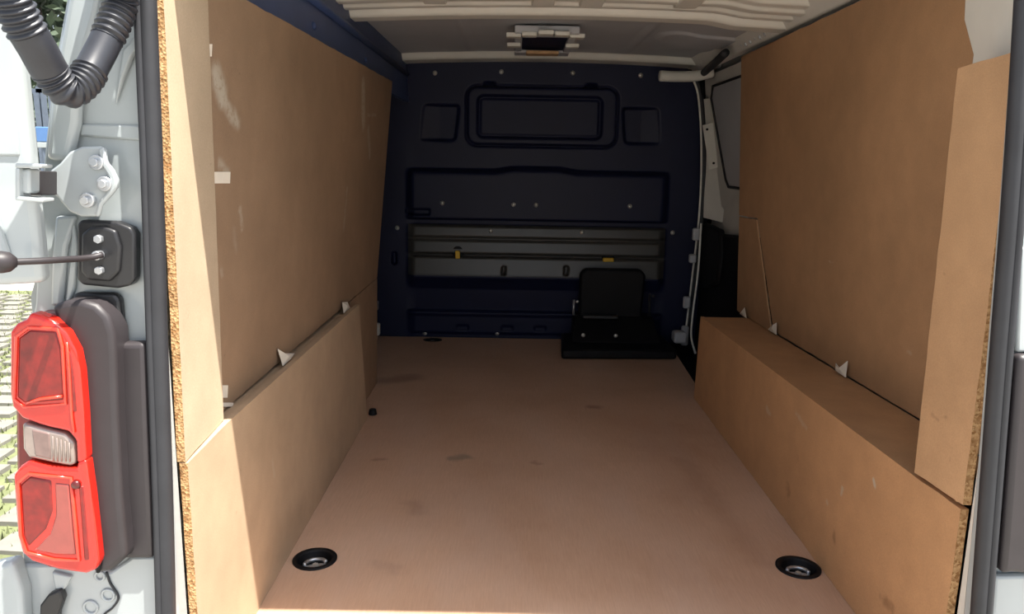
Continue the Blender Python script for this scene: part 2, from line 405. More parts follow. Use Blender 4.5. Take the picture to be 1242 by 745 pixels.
for cx in (-.30, .40): drop += .006*sst(.02, .012, np.abs(X-cx))*sst(1.28, 1.34, Yg)*sst(2.26, 2.2, Yg)
sd_ = rr(X, Yg, .62, 1.70, .16, .13, .10); drop += .010*sst(.012, -.012, sd_)
Zg = H-drop
verts = np.stack([X, Yg, Zg], -1).reshape(-1, 3)
i = np.arange((ny-1)*(nx-1)); a = (i//(nx-1))*nx+i % (nx-1)
me = bpy.data.meshes.new('ceiling'); me.from_pydata(verts.tolist(), [], np.stack([a, a+nx, a+nx+1, a+1], 1).tolist())
for p in me.polygons: p.use_smooth = True
me.materials.append(M['roof']); me.materials.append(M['bow'])
fy = (Yg[:-1, :-1]+Yg[1:, 1:]).ravel()/2
mi = np.where(((fy > .85) & (fy < 1.215)) | (fy > 2.26) | (fy < -.15) | ((fy > .19) & (fy < .37)), 1, 0).astype(np.int32)
me.polygons.foreach_set('material_index', mi)
ceil = bpy.data.objects.new('ceiling', me); COL.objects.link(ceil)
struct(ceil, 'grey painted steel van roof with cream cross bows', 'ceiling')
so_ = ceil.modifiers.new('solid', 'SOLIDIFY'); so_.thickness = .004; so_.offset = 1
for cx, wd in ((-.345, .018), (-.02, .022), (.125, .018), (.41, .018)):
    bm = bmesh.new(); bx(bm, (cx-wd, .37, 1.372), (cx+wd, .85, 1.395)); fin(bm, 'roof_stiffener', M['roof'], ceil, bevel=.006)
for cx in (-.345, -.02, .125, .41):
    bm = bmesh.new(); bx(bm, (cx-.035, .84, 1.362), (cx+.035, 1.0, 1.378)); fin(bm, 'stiffener_tab', M['bow'], ceil, bevel=.005)
bm = bmesh.new(); bx(bm, (-.74, -.325, 1.408), (.86, 2.5, 1.43)); fin(bm, 'roof_skin', M['white'], ceil)
# overhead bracket with a dark opening
br = empty('bracket', (0.02, 1.95, 1.39)); br.parent = ceil
def cpart(name, lo, hi, m, bevel=.004):
    bm = bmesh.new(); bx(bm, lo, hi); return adopt(fin(bm, name, m, bevel=bevel), br)
for k_, (lo, hi, mm) in enumerate([((-.105, 1.50, 1.362), (.135, 1.60, 1.39), 'roof'), ((-.105, 1.60, 1.368), (-.075, 2.16, 1.39), 'roof'), ((.105, 1.60, 1.368), (.135, 2.16, 1.39), 'roof'),
        ((-.105, 2.05, 1.365), (.135, 2.16, 1.39), 'roof')]): cpart('bracket_rail', lo, hi, M[mm])
cpart('bracket_opening', (-.074, 1.62, 1.376), (.104, 2.05, 1.392), M['navy'], .003)
cpart('felt_strip', (-.055, 1.98, 1.352), (.085, 2.06, 1.366), M['tan'], .003)
for (x_, y_) in ((-.118, 1.55), (.118, 1.55), (-.118, 1.80), (.118, 1.80), (-.06, 1.52), (.06, 1.50), (.0, 1.48)):
    cpart('bracket_tab', (x_+.0-.018, y_-.025, 1.352), (x_+.018+.02, y_+.025, 1.368), M['bow'])

# ---- left body side
def quadpanel(name, pts, off, m, parent=None, bevel=0):
    bm = bmesh.new(); prism(bm, pts, off); return fin(bm, name, m, parent, bevel=bevel)
rows = [(-.139, -.79, -.86), (.70, -.785, -.88), (.86, -.725, -.87), (1.10, -.68, -.82), (1.41, -.655, -.74)]
bm = bmesh.new()
cols_ = [[bm.verts.new((x0 if k == 0 else (x1 if k >= 1 else 0), yy, z)) for (z, x0, x1) in rows] for k, yy in enumerate((-.37, .16, 2.50))]
for a_, b_ in zip(cols_, cols_[1:]):
    for k in range(len(rows)-1): bm.faces.new((a_[k], a_[k+1], b_[k+1], b_[k]))
wl = fin(bm, 'wall_left', M['white'])
struct(wl, 'white painted steel body side behind the left boards', 'body side')
md = wl.modifiers.new('solid', 'SOLIDIFY'); md.thickness = .012; md.offset = 0
rail = quadpanel('trim_2', [(-.618, -.33, 1.17), (-.618, 2.41, 1.17), (-.632, 2.41, 1.395), (-.632, -.33, 1.395)], (-.02, 0, 0), M['rail'])
struct(rail, 'dark navy roof rail above the left boards', 'roof rail')
bm = bmesh.new(); tube(bm, [(-.622, -.30, 1.30), (-.622, 2.38, 1.30)], .012, 8); fin(bm, 'rail_rib', M['rail'], rail, True)
for y_ in (.62, 1.32):
    bm = bmesh.new(); dome(bm, (-.620, y_, 1.235), .011, (1, 0, 0)); fin(bm, 'rail_clip', M['rail'], rail, True)
# front left jamb by the bulkhead
bm = bmesh.new(); prism(bm, [(-.775, 2.30, -.01), (-.80, 2.30, .5), (-.79, 2.30, .9), (-.72, 2.30, 1.2), (-.66, 2.30, 1.2), (-.84, 2.30, 1.2), (-.87, 2.30, .5), (-.85, 2.30, -.01)][:4] + [(-.80, 2.30, 1.2), (-.87, 2.30, .5), (-.85, 2.30, -.01)], (0, .03, 0))
jl = fin(bm, 'trim_3', M['whitein'], bevel=.004); struct(jl, 'white steel jamb strip at the left end of the bulkhead', 'jamb')
for (x_, z_, r_) in ((-.785, .06, .03), (-.79, .18, .022), (-.80, .30, .025), (-.80, .42, .015)):
    bm = bmesh.new(); bx(bm, (x_-.01, 2.26, z_-r_), (x_+.03, 2.298, z_+r_)); fin(bm, 'jamb_clip', M['steel'] if z_ > .1 else M['whitein'], jl, bevel=.006)

# ---- right body side with the sliding door
bm = bmesh.new()
rows = [(-.139, .80, .93), (.70, .79, .935), (.9, .74, .92), (1.10, .70, .89), (1.41, .67, .86)]
cols_ = [[bm.verts.new((x0 if k == 0 else x1, yy, z)) for (z, x0, x1) in rows] for k, yy in enumerate((-.37, .16, 2.50))]
for a_, b_ in zip(cols_, cols_[1:]):
    for k in range(len(rows)-1): bm.faces.new((a_[k], a_[k+1], b_[k+1], b_[k]))
wr = fin(bm, 'wall_right', M['white'])
struct(wr, 'white painted steel body side behind the right boards', 'body side')
md = wr.modifiers.new('solid', 'SOLIDIFY'); md.thickness = .012; md.offset = 0
# upper rear corner metal seen above the right pillar board
quadpanel('corner_gusset', [(.668, -.35, .80), (.70, -.06, .80), (.70, -.055, 1.10), (.685, -.04, 1.16), (.675, -.045, 1.25), (.665, -.08, 1.39), (.64, -.35, 1.39)], (.02, 0, 0), M['whitein'], wr, .003)
quadpanel('cant_rail', [(.765, -.05, 1.325), (.765, 2.40, 1.325), (.70, 2.40, 1.398), (.70, -.05, 1.398)], (.03, 0, .0), M['whitein'], wr, .006)
rnd = random.Random(4)
for k in range(9):
    yy = 1.30+k*.055
    bm = bmesh.new(); dome(bm, (.752-.0*k, yy, 1.345+rnd.uniform(-.008, .012)), .008, (-1, 0, -.6)); fin(bm, 'weld_spot', M['roof'], wr, True)
bm = bmesh.new(); tube(bm, catmull([(.555, 2.16, 1.288), (.62, 2.17, 1.287), (.72, 2.18, 1.292), (.80, 2.19, 1.31)], 6), .024, 12); fin(bm, 'rail_bar', M['bow'], wr, True)

# sliding door inner skin, leaning inwards at the top
def SX(z): return .90-.085*max(0, (z-.62))/.7
def sp(y, z, d=0): return (SX(z)-d, y, z)
bm = bmesh.new(); prism(bm, [sp(1.40, -.061), sp(2.42, -.061), sp(2.42, .62), sp(2.42, .95), sp(2.40, 1.31), sp(1.40, 1.31), sp(1.40, .95), sp(1.40, .62)], (.015, 0, 0))
sdoor = fin(bm, 'door_1', M['whitein']); struct(sdoor, 'white painted sliding side door beside the bulkhead', 'door')
wpts = [sp(1.45, .80, .012), sp(2.02, .80, .012), sp(2.06, .83, .012), sp(2.24, 1.20, .012), sp(2.20, 1.25, .012), sp(1.45, 1.25, .012)]
quadpanel('window_blank', wpts, (.014, 0, 0), M['roof'], sdoor, .006)
ring_ = [Vector(p)-Vector((.003, 0, 0)) for p in wpts]
bm = bmesh.new(); tube(bm, ring_+[ring_[0]], .006, 8); fin(bm, 'window_seal', M['rubber'], sdoor, True)
st = [at(846, 122, 'Y', 2.365), at(867, 117, 'Y', 2.31), at(882, 246, 'Y', 2.18), at(898, 247, 'Y', 2.05), at(898, 276, 'Y', 2.05), at(853, 264, 'Y', 2.33), at(855, 200, 'Y', 2.35)]
quadpanel('pillar_strip', st, (.006, .008, 0), M['whitein'], sdoor, .002)
quadpanel('hinge_cover', [at(852, 152, 'Y', 2.322), at(866, 148, 'Y', 2.288), at(874, 202, 'Y', 2.235), at(860, 206, 'Y', 2.285)], (.004, .006, 0), M['bow'], sdoor, .001)
for (x_, y_, Y_) in ((858, 157, 2.300), (866, 198, 2.255)):
    c_ = at(x_, y_, 'Y', Y_-.002); bm = bmesh.new(); cyl(bm, c_, c_+Vector((-.004, -.004, 0)), .0055, n=10); fin(bm, 'screw_hole', M['black'], sdoor)
quadpanel('lower_trim', [(.850, 1.42, -.05), (.850, 2.40, -.05), (.850, 2.40, .56), (.850, 2.0, .59), (.850, 1.42, .63)], (.03, 0, 0), M['black'], sdoor, .012)
quadpanel('lock_cover', [(.832, 2.0, .36), (.832, 2.24, .30), (.835, 2.36, .40), (.835, 2.36, .62), (.835, 2.03, .61), (.835, 1.98, .5)], (.03, 0, 0), M['black'], sdoor, .014)
bm = bmesh.new(); tube(bm, catmull([(.75, 2.34, 1.31), (.79, 2.345, 1.20), (.822, 2.35, .95), (.832, 2.35, .65), (.815, 2.35, .35), (.80, 2.35, .02)], 10), .014, 10)
seal1 = fin(bm, 'door_seal', M['rubber'], sdoor, True)
bm = bmesh.new(); tube(bm, catmull([(.742, 2.325, 1.30), (.776, 2.325, 1.20), (.805, 2.325, .95), (.813, 2.325, .65), (.798, 2.325, .35), (.78, 2.325, .02)], 10), .005, 8)
fin(bm, 'jamb_edge', M['bow'], sdoor, True)
bm = bmesh.new(); tube(bm, catmull([(.70, 1.60, 1.318), (.735, 1.9, 1.315), (.765, 2.30, 1.30)], 8), .016, 10); fin(bm, 'upper_seal', M['rubber'], sdoor, True)
bm = bmesh.new(); tube(bm, catmull([(.80, 2.22, .62), (.795, 2.2, .40), (.775, 2.17, .18), (.77, 2.15, .08), (.79, 2.13, .0)], 8), .005, 8)
cable = fin(bm, 'sliding_door_cable', M['bow'], smooth=True); tag(cable, 'thin pale cable running down beside the sliding door', 'cable')
for (x_, z_, h_) in ((.775, .05, .05), (.775, .22, .03), (.79, .44, .022), (.80, .56, .03)):
    bm = bmesh.new(); bx(bm, (x_-.02, 2.285, z_-h_), (x_+.015, 2.315, z_+h_)); fin(bm, 'jamb_clip', M['roof'], sdoor, bevel=.008)

# ================================================================== BOARDS
T = .013
def chip(name, pts, off, face, seed, parent=None, rag=True, raw=.6):
    bm = bmesh.new(); prism(bm, ragged(pts, seed=seed) if rag else pts, off, 1)
    bm.normal_update()
    for f in bm.faces:
        if abs(f.normal.y) < raw: f.material_index = 0
    o = fin(bm, name, [M[face], M['edge']])
    if parent: adopt(o, parent)
    return o
# left wheel arch box
bl = empty('wheel_arch_box', (-.61, .35, 0), 'low hardboard box along the left wall with a sunlit front end', 'box')
chip('side_board', [(-.60, -.328, .001), (-.60, 1.12, .001), (-.60, 1.02, .428), (-.60, -.16, .437), (-.60, -.328, .431)], (-T, 0, 0), 'boxL', 3, bl)
chip('top_board', [(-.612, -.16, .430), (-.612, 1.00, .422), (-.665, 1.00, .422), (-.665, -.16, .430)], (0, 0, -T), 'boxL', 4, bl)
chip('end_board', [(-.613, 1.105, .001), (-.613, 1.01, .42), (-.66, 1.01, .42), (-.66, 1.105, .001)], (0, -T, 0), 'boxL', 5, bl, False)
# left pillar board
pl = chip('pillar_board', [(-.603, -.328, .433), (-.610, -.148, .440), (-.601, -.135, 1.20), (-.592, -.320, 1.20)], (-T, 0, 0), 'pillL', 6)
tag(pl, 'narrow upright hardboard strip at the left door edge, half in sunlight', 'board')
# left main panel
ml = chip('side_panel', [(-.634, -.20, .436), (-.634, 1.55, .436), (-.636, 1.53, .16), (-.650, 1.53, .0015), (-.650, 1.54, .0015), (-.640, 1.56, .2), (-.634, 1.57, .45), (-.600, 1.75, 1.20), (-.600, -.20, 1.20)][0:2]+[(-.600, 1.78, 1.208), (-.600, -.20, 1.185)], (-.006, 0, 0), 'boardL', 7)
tag(ml, 'large scuffed hardboard panel covering the left wall', 'board')
m2 = chip('lower_panel', [(-.642, 1.13, .0015), (-.642, 1.555, .0015), (-.6345, 1.555, .432), (-.6345, 1.03, .432)], (-.006, 0, 0), 'boardL', 17)
tag(m2, 'dim lower hardboard piece on the left wall behind the arch box', 'board')
# right wheel arch box
brx = empty('wheel_arch_box', (.63, .5, 0), 'low hardboard box with a wide shelf top along the right wall', 'box')
chip('side_board', [(.62, -.322, .001), (.62, 1.42, .001), (.62, 1.40, .331), (.62, .5, .352), (.62, -.17, .368), (.62, -.322, .374)], (T, 0, 0), 'boxR', 8, brx)
chip('top_board', [(.634, -.15, .364), (.634, 1.40, .329), (.803, 1.40, .329), (.803, -.15, .364)], (0, 0, -T), 'boxR', 9, brx)
chip('end_board', [(.634, 1.40, .001), (.634, 1.40, .315), (.80, 1.40, .315), (.80, 1.40, .001)], (0, -T, 0), 'boxR', 10, brx, False)
# right pillar board
pr = chip('pillar_board', [(.62, -.326, .383), (.62, -.178, .374), (.622, -.155, 1.064), (.622, -.309, 1.072)], (T, 0, 0), 'pillR', 11)
tag(pr, 'narrow upright hardboard strip at the right door edge', 'board')
# right main panel (lower far corner cut out for a separate piece)
def RX(z): return .803-.052*(z-.36)/.95
mr_ = chip('side_panel', [(RX(.38), -.12, .367), (RX(.38), 1.115, .342), (RX(.71), 1.325, .712), (RX(.71), 1.555, .706), (RX(1.3), 1.565, 1.30), (RX(1.3), -.04, 1.31), (RX(1.2), -.12, 1.20)], (.006, 0, 0), 'boardR', 12, raw=2)
tag(mr_, 'large plain hardboard panel covering the right wall', 'board')
mf = chip('patch_panel', [(RX(.36)-.006, 1.122, .336), (RX(.36)-.006, 1.535, .331), (RX(.70)-.004, 1.54, .702), (RX(.70)-.004, 1.330, .706)], (.005, 0, 0), 'boardR', 13, raw=2)
tag(mf, 'small hardboard patch at the far lower corner of the right wall', 'board')

# ================================================================== THINGS INSIDE
# lashing rings in the floor
def lashing(c, label, sc=1, ang=0, sy=1, group='lashing points in the plywood floor'):
    e = empty('lashing_ring', c, label, 'lashing ring', group)
    bm = bmesh.new(); n = 28
    prof_ = [(.0455, -.0005), (.0455, -.030), (.0, -.030)]
    rim = [(.050, .0005), (.050, .003), (.040, .004), (.038, -.002), (.036, -.030), (.0001, -.030)]
    rings = [[bm.verts.new((r_*sc*math.cos(2*math.pi*k/n), r_*sc*sy*math.sin(2*math.pi*k/n), z_)) for k in range(n)] for r_, z_ in rim]
    for a_, b_ in zip(rings, rings[1:]):
        for k in range(n): bm.faces.new((a_[k], a_[(k+1) % n], b_[(k+1) % n], b_[k]))
    fin(bm, 'cup', M['black'], e, True)
    bm = bmesh.new(); ca, sa = math.cos(ang), math.sin(ang)
    arc = [(.024*sc*math.cos(t), .020*sc*sy*math.sin(t)-.004) for t in [math.pi*k/10*1.0 for k in range(11)]]
    tube(bm, [(x_*ca-y_*sa, x_*sa+y_*ca, -.008) for x_, y_ in arc], .0045*sc, 8); fin(bm, 'ring', M['steel'], e, True)
    bm = bmesh.new(); bx(bm, (-.027*sc, -.020*sc*sy, -.029), (.027*sc, .004*sc*sy, -.012))
    o = fin(bm, 'anchor_plate', M['steel'], e, bevel=.003); o.rotation_euler.z = ang
    bm = bmesh.new(); cyl(bm, (0, -.007*sc*sy, -.014), (0, -.007*sc*sy, -.007), .007*sc, n=6); o = fin(bm, 'bolt', M['bolt'], e); o.rotation_euler.z = ang
    return e
lashing(RING[0], 'round floor lashing ring near the left box', ang=.35)
lashing(RING[1], 'round floor lashing ring near the right box', ang=-.15)
lashing(FAR_RING, 'dark oval lashing recess at the foot of the bulkhead', .95, 0, .72)
# small dark stopper by the left box end
bm = bmesh.new(); cyl(bm, (-.588, 1.16, .0005), (-.588, 1.16, .022), .016, .012, 12)
tag(fin(bm, 'floor_stop', M['black'], bevel=.003), 'small dark stop on the floor at the end of the left box', 'stop')

# black load-through hatch with foot plate at the right of the bulkhead
ht = empty('load_hatch', (.40, 2.2, 0), 'black plastic load-through hatch with foot plate at the bulkhead', 'hatch')
def hp(name, pts, off, m, bevel=.006):
    bm = bmesh.new(); prism(bm, pts, off); return adopt(fin(bm, name, M[m], bevel=bevel), ht)
hp('foot_plate', [(.135, 1.975, .001), (.675, 2.005, .001), (.675, 2.10, .05), (.66, 2.39, .085), (.175, 2.39, .085), (.15, 2.08, .05)][0:2]+[(.665, 2.34, .001), (.155, 2.34, .001)], (0, 0, .045), 'black', .012)
hp('riser', [(.19, 2.12, .047), (.62, 2.12, .047), (.60, 2.26, .15), (.21, 2.26, .15)], (0, .09, 0), 'black', .008)
hp('flap', [(.235, 2.265, .13), (.545, 2.265, .13), (.555, 2.255, .36), (.53, 2.253, .385), (.26, 2.253, .385), (.235, 2.255, .36)], (0, .06, 0), 'black', .012)
hp('handle_bar', [(.25, 2.19, .150), (.42, 2.19, .150), (.42, 2.19, .166), (.25, 2.19, .166)], (0, .03, 0), 'brack', .004)
for x0, z0, z1 in ((.205, .16, .235), (.575, .16, .27)):
    bm = bmesh.new(); cyl(bm, (x0, 2.225, z0), (x0, 2.235, z1), .006, n=10); dome(bm, (x0+.018, 2.235, z1-.01), .008)
    adopt(fin(bm, 'hinge_pin', M['steel'] if x0 < .3 else M['brack'], smooth=True), ht)
for x0 in (.245, .40):
    bm = bmesh.new(); dome(bm, (x0, 2.108, .087), .010, h=.5); adopt(fin(bm, 'bolt', M['bolt'], smooth=True), ht)
bm = bmesh.new(); bx(bm, (.70, 2.20, .03), (.765, 2.28, .085)); 
adopt(fin(bm, 'end_bracket', M['roof'], bevel=.012), ht)

# white stickers on the left panel
def LX(z): return -.634+.034*(z-.436)/.764
def sticker(x, y, wpx, hpx, label, lift=.0012, tilt=0):
    p0 = at(x-wpx/2, y-hpx/2, 'X', -.62); z = at(x, y, 'X', -.62).z; X_ = LX(z)
    q = [at(x+sx*wpx/2, y+sy*hpx/2+tilt*sx, 'X', X_) for sx, sy in ((-1, -1), (1, -1), (1, 1), (-1, 1))]
    q = [Vector((LX(p.z)+lift, p.y, p.z)) for p in q]
    bm = bmesh.new(); prism(bm, q, (-.0009, 0, 0)); o = fin(bm, 'sticker', M['paper']); tag(o, label, 'sticker', 'white stickers on the left panel')
sticker(267, 215.5, 23, 14, 'white rectangular sticker at mid height on the left panel')
sticker(253.5, 61, 6, 15, 'small white sticker near the top of the left panel')
sticker(272, 475, 8, 15, 'upright white tag low on the left panel above the box')
sticker(276, 491, 14, 5, 'thin white strip low on the left panel, just above the box')
# torn paper scraps wedged in the joints
def scrap(c, pts, label, n=(0, 0, 0)):
    c = Vector(c); bm = bmesh.new()
    bot = [bm.verts.new(c+Vector(p)) for p in pts]; mid = bm.verts.new(c+sum((Vector(p) for p in pts), Vector())/len(pts)+Vector(n))
    for k in range(len(pts)): bm.faces.new((bot[k], bot[(k+1) % len(pts)], mid))
    o = fin(bm, 'paper_scrap', M['paper']); md = o.modifiers.new('solid', 'SOLIDIFY'); md.thickness = .0012; md.offset = 0
    tag(o, label, 'paper scrap', 'torn paper scraps in the board joints')
scrap((-.618, .265, .4325), [(0, -.03, .001), (0, .03, .001), (-.003, .075, .004), (-.006, .01, .020), (-.008, -.035, .042)], 'torn white paper scrap halfway along the left box joint', (.006, 0, 0))
scrap((-.618, .91, .427), [(0, -.04, .001), (0, .05, .001), (-.005, .04, .022), (-.006, -.03, .034)], 'torn white paper scrap at the far end of the left box joint', (.006, 0, 0))
scrap((.788, .545, .354), [(0, -.045, .001), (0, .02, .001), (.003, .03, .020), (.002, -.005, .012), (.003, -.04, .045)], 'largest torn white paper scrap on the right shelf', (-.006, 0, 0))
scrap((.788, 1.09, .343), [(0, -.045, .001), (0, .04, .001), (.003, .01, .022), (.003, -.03, .040)], 'torn white paper scrap below the slit in the right wall', (-.006, 0, 0))
scrap((.780, 1.40, .3355), [(0, -.05, .001), (0, .04, .001), (.002, -.01, .035)], 'small white paper scrap at the far end of the right shelf', (-.006, 0, 0))

# ================================================================== REAR LEFT CORNER
wrl = empty('wall_rear_left', (-.68, -.39, .5)); struct(wrl, 'white painted rear body corner on the left of the opening', 'body corner')
slab('corner_panel', [(95, -230), (80, 0), (70, 55), (60, 120), (52, 200), (46, 300), (42, 370), (30, 420), (26, 690), (30, 830), (216, 830), (205, 600), (196, 400), (186, 150), (178, 0), (168, -230)], -.395, .02, M['white'], wrl, .004)
slab('outer_flange', [(95, -230), (80, 0), (70, 55), (60, 120), (53, 195), (84, 196), (94, 150), (96, 110), (104, 70), (118, 25), (128, -20), (132, -230)], -.415, .02, M['white'], wrl, .010, 3)
slab('inner_ridge', [(138, 130), (147, 60), (166, 40), (172, 0), (176, 50), (160, 70), (150, 95)], -.402, .008, M['white'], wrl, .004, 2)
slab('gutter_step', [(96, 150), (182, 152), (184, 172), (96, 165)], -.400, .006, M['white'], wrl, .004)
slab('ridge', [(66, 262), (92, 262), (80, 300), (74, 372), (60, 372), (62, 310)], -.405, .012, M['white'], wrl, .005)
slab('ridge', [(88, 262), (94, 300), (90, 350), (82, 372), (78, 372), (84, 320)], -.402, .009, M['white'], wrl, .004)
lowp = slab('lower_corner', [(24, 686), (112, 686), (134, 694), (160, 676), (192, 676), (196, 830), (30, 830)], -.405, .012, M['hinge'], wrl, .004)
bm = bmesh.new(); tube(bm, catmull(pxpoly([(129, 694), (134, 708), (142, 720), (143, 728), (136, 738), (126, 746), (118, 760)], -.4065), 6), .0018, 6); adopt(fin(bm, 'seam_bead', M['rubber'], smooth=True), wrl)
for (x, y, r_) in ((121, 699, 6), (131, 722, 8), (110, 737, 9)):
    c_ = at(x, y, 'Y', -.406); rr_ = r_*.00115
    bm = bmesh.new(); tube(bm, [c_+Vector((rr_*math.cos(t), 0, rr_*math.sin(t))) for t in [2*math.pi*k/20 for k in range(21)]], .0022, 6, False)
    adopt(fin(bm, 'embossed_ring', M['hinge'], smooth=True), wrl)
slab('bumper_bracket', [(48, 735), (58, 722), (72, 716), (76, 728), (70, 745), (66, 780), (46, 780)], -.42, .014, M['brack'], wrl, .003)
slab('bumper_corner', [(-30, 692), (14, 682), (26, 720), (30, 790), (-30, 790)], -.43, .03, M['white'], wrl, .008, 3)
slab('bumper_step', [(62, 694), (86, 700), (78, 716), (66, 716)], -.412, .010, M['hinge'], wrl, .003)
# black closing cover behind the lamp head
slab('black_cover', [(86, 360), (92, 355), (138, 356), (145, 364), (150, 420), (90, 420)], -.412, .016, M['brack'], wrl, .005)

bm = bmesh.new(); bx(bm, (-.662, -.375, -.05), (-.645, -.06, 1.38)); adopt(fin(bm, 'jamb', M['whitein'], bevel=.004), wrl)
bm = bmesh.new(); bx(bm, (-.665, -.374, -.05), (-.615, -.3285, 1.3)); adopt(fin(bm, 'jamb_flange', M['white'], bevel=.004), wrl)
# rubber door seal, left
def seal(name, pts, Y_, label):
    bm = bmesh.new(); pa = catmull([at(x, y, 'Y', Y_) for x, y in pts], 8)
    tube(bm, pa, .0125, 12); o = fin(bm, name, M['rubber'], smooth=True)
    bm = bmesh.new(); tube(bm, [p+Vector((-.008 if pts[0][0] < 600 else .008, -.009, 0)) for p in pa], .0055, 8); fin(bm, 'seal_lip', M['rubber'], o, True)
    tag(o, label, 'door seal'); return o
seal('door_seal', [(172, -240), (178, 0), (186, 200), (192, 400), (199, 600), (205, 830)], -.408, 'dark rubber door seal up the left edge of the opening')

# hinge
hg = adopt(empty('hinge', at(95, 225, 'Y', -.42)), wrl); hg['label'] = 'white painted steel hinge with three bolts'
slab('hinge_plate', [(60, 207), (72, 198), (84, 184), (98, 178), (122, 177), (127, 182), (128, 196), (136, 206), (142, 218), (141, 228), (133, 238), (122, 250), (119, 263), (98, 263), (84, 257), (74, 246), (68, 238), (60, 236)], -.428, .010, M['hinge'], hg, .006, 3)
slab('plate_rim', [(118, 180), (126, 178), (129, 196), (138, 208), (142, 220), (140, 230), (124, 248), (120, 263), (114, 263), (118, 246), (132, 228), (132, 216), (122, 200)], -.433, .006, M['hinge'], hg, .003)
bm = bmesh.new(); prism(bm, [at(33, 207, 'Y', -.515), at(64, 208, 'Y', -.436), at(64, 237, 'Y', -.436), at(33, 237, 'Y', -.515)], (0, .012, 0)); adopt(fin(bm, 'hinge_arm', M['hous'], bevel=.002), hg)
slab('hinge_knuckle', [(23, 205), (36, 205), (36, 235), (23, 235)], -.530, .022, M['hinge'], hg, .003)
for bpts in ([(18, 198), (50, 199), (50, 204), (18, 204)], [(18, 204), (23, 204), (23, 240), (18, 240)], [(18, 238), (52, 241), (52, 246), (18, 243)]):
    slab('hinge_bracket', bpts, -.536, .024, M['hinge'], hg, .0015)
for (x, y) in ((117, 197), (127, 223), (106, 243)):
    c_ = at(x, y, 'Y', -.433); bm = bmesh.new(); cyl(bm, c_+Vector((0, .006, 0)), c_+Vector((0, -.003, 0)), .0098, n=18); cyl(bm, c_, c_+Vector((0, -.009, 0)), .0062, n=6)
    adopt(fin(bm, 'bolt', M['steel'], bevel=.001), hg)

# door check strap
ck = empty('door_check', at(127, 310, 'Y', -.42), 'black door check bracket with a rod, below the hinge', 'door check')
slab('bracket_plate', [(93, 272), (97, 267), (140, 269), (158, 276), (163, 284), (163, 340), (157, 347), (142, 350), (100, 346), (93, 340)], -.418, .020, M['brack'], ck, .006, 3)
slab('bracket_boss', [(98, 284), (108, 276), (124, 274), (140, 280), (146, 300), (144, 330), (132, 342), (106, 340), (97, 330)], -.424, .008, M['brack'], ck, .005, 3)
for (x, y) in ((120, 290), (121, 328)):
    c_ = at(x, y, 'Y', -.426); bm = bmesh.new(); cyl(bm, c_+Vector((0, .003, 0)), c_+Vector((0, -.005, 0)), .006, n=6); adopt(fin(bm, 'bolt', M['steel'], bevel=.001), ck)
bm = bmesh.new(); tube(bm, catmull([at(124, 309, 'Y', -.434), at(105, 313, 'Y', -.452), at(60, 316, 'Y', -.505), at(14, 318, 'Y', -.540), at(-20, 320, 'Y', -.56)], 6), .0042, 8)
adopt(fin(bm, 'check_rod', M['hous'], smooth=True), ck)
bm = bmesh.new(); pa = [at(20, 318, 'Y', -.536), at(12, 318, 'Y', -.541), at(3, 318, 'Y', -.546), at(-15, 319, 'Y', -.556)]
tube(bm, pa, lambda i: (.006, .012, .0135, .0135)[i], 14); adopt(fin(bm, 'rod_bushing', M['hous'], smooth=True), ck)
bm = bmesh.new(); c_ = at(118, 310, 'Y', -.432); cyl(bm, c_+Vector((0, .008, 0)), c_+Vector((0, -.004, 0)), .0065, n=10); adopt(fin(bm, 'rod_pin', M['steel'], bevel=.001), ck)

# corrugated wiring conduit between body and door
wc = empty('wiring_conduit', at(85, 110, 'Y', -.50), 'black corrugated wiring conduit hanging between body and left door', 'conduit')
keys = [(-58, -112, -.515), (-36, -98, -.58), (-12, -60, -.60), (8, -15, -.585), (24, 22, -.57), (46, 60, -.55), (64, 92, -.53), (82, 110, -.515), (101, 99, -.495), (116, 74, -.475), (134, 38, -.455), (147, 3, -.44), (151, -30, -.452), (150, -60, -.454), (147, -90, -.454), (144, -110, -.454)]
path = catmull([at(x, y, 'Y', yy) for x, y, yy in keys], 40)
L_ = [0]
for a_, b_ in zip(path, path[1:]): L_.append(L_[-1]+(b_-a_).length)
def keyidx(k): return min(int(k*40), len(path)-1)
def seg(name, k0, k1, r, amp, pitch=.0075):
    i0, i1 = keyidx(k0), keyidx(k1); sub = path[i0:i1+1]; ll = L_[i0:i1+1]
    bm = bmesh.new(); tube(bm, sub, lambda i: r+amp*math.sin(2*math.pi*ll[i]/pitch), 18)
    adopt(fin(bm, name, M['hose'], smooth=True), wc)
seg('corrugated_hose', 0, 4.45, .0205, .0018, .0085)
seg('sleeve', 4.45, 5.75, .0205, 0)
seg('corrugated_hose', 5.75, 8.55, .0195, .0016, .0080)
seg('sleeve', 8.55, 9.75, .0185, 0)
seg('corrugated_hose', 9.75, 15, .0190, .0018, .0085)

bm = bmesh.new(); c_ = at(143, -118, 'Y', -.454); bx(bm, (c_.x-.024, -.478, c_.z-.012), (c_.x+.024, -.390, c_.z+.030)); adopt(fin(bm, 'conduit_socket', M['hose'], bevel=.008, seg=3), wrl)
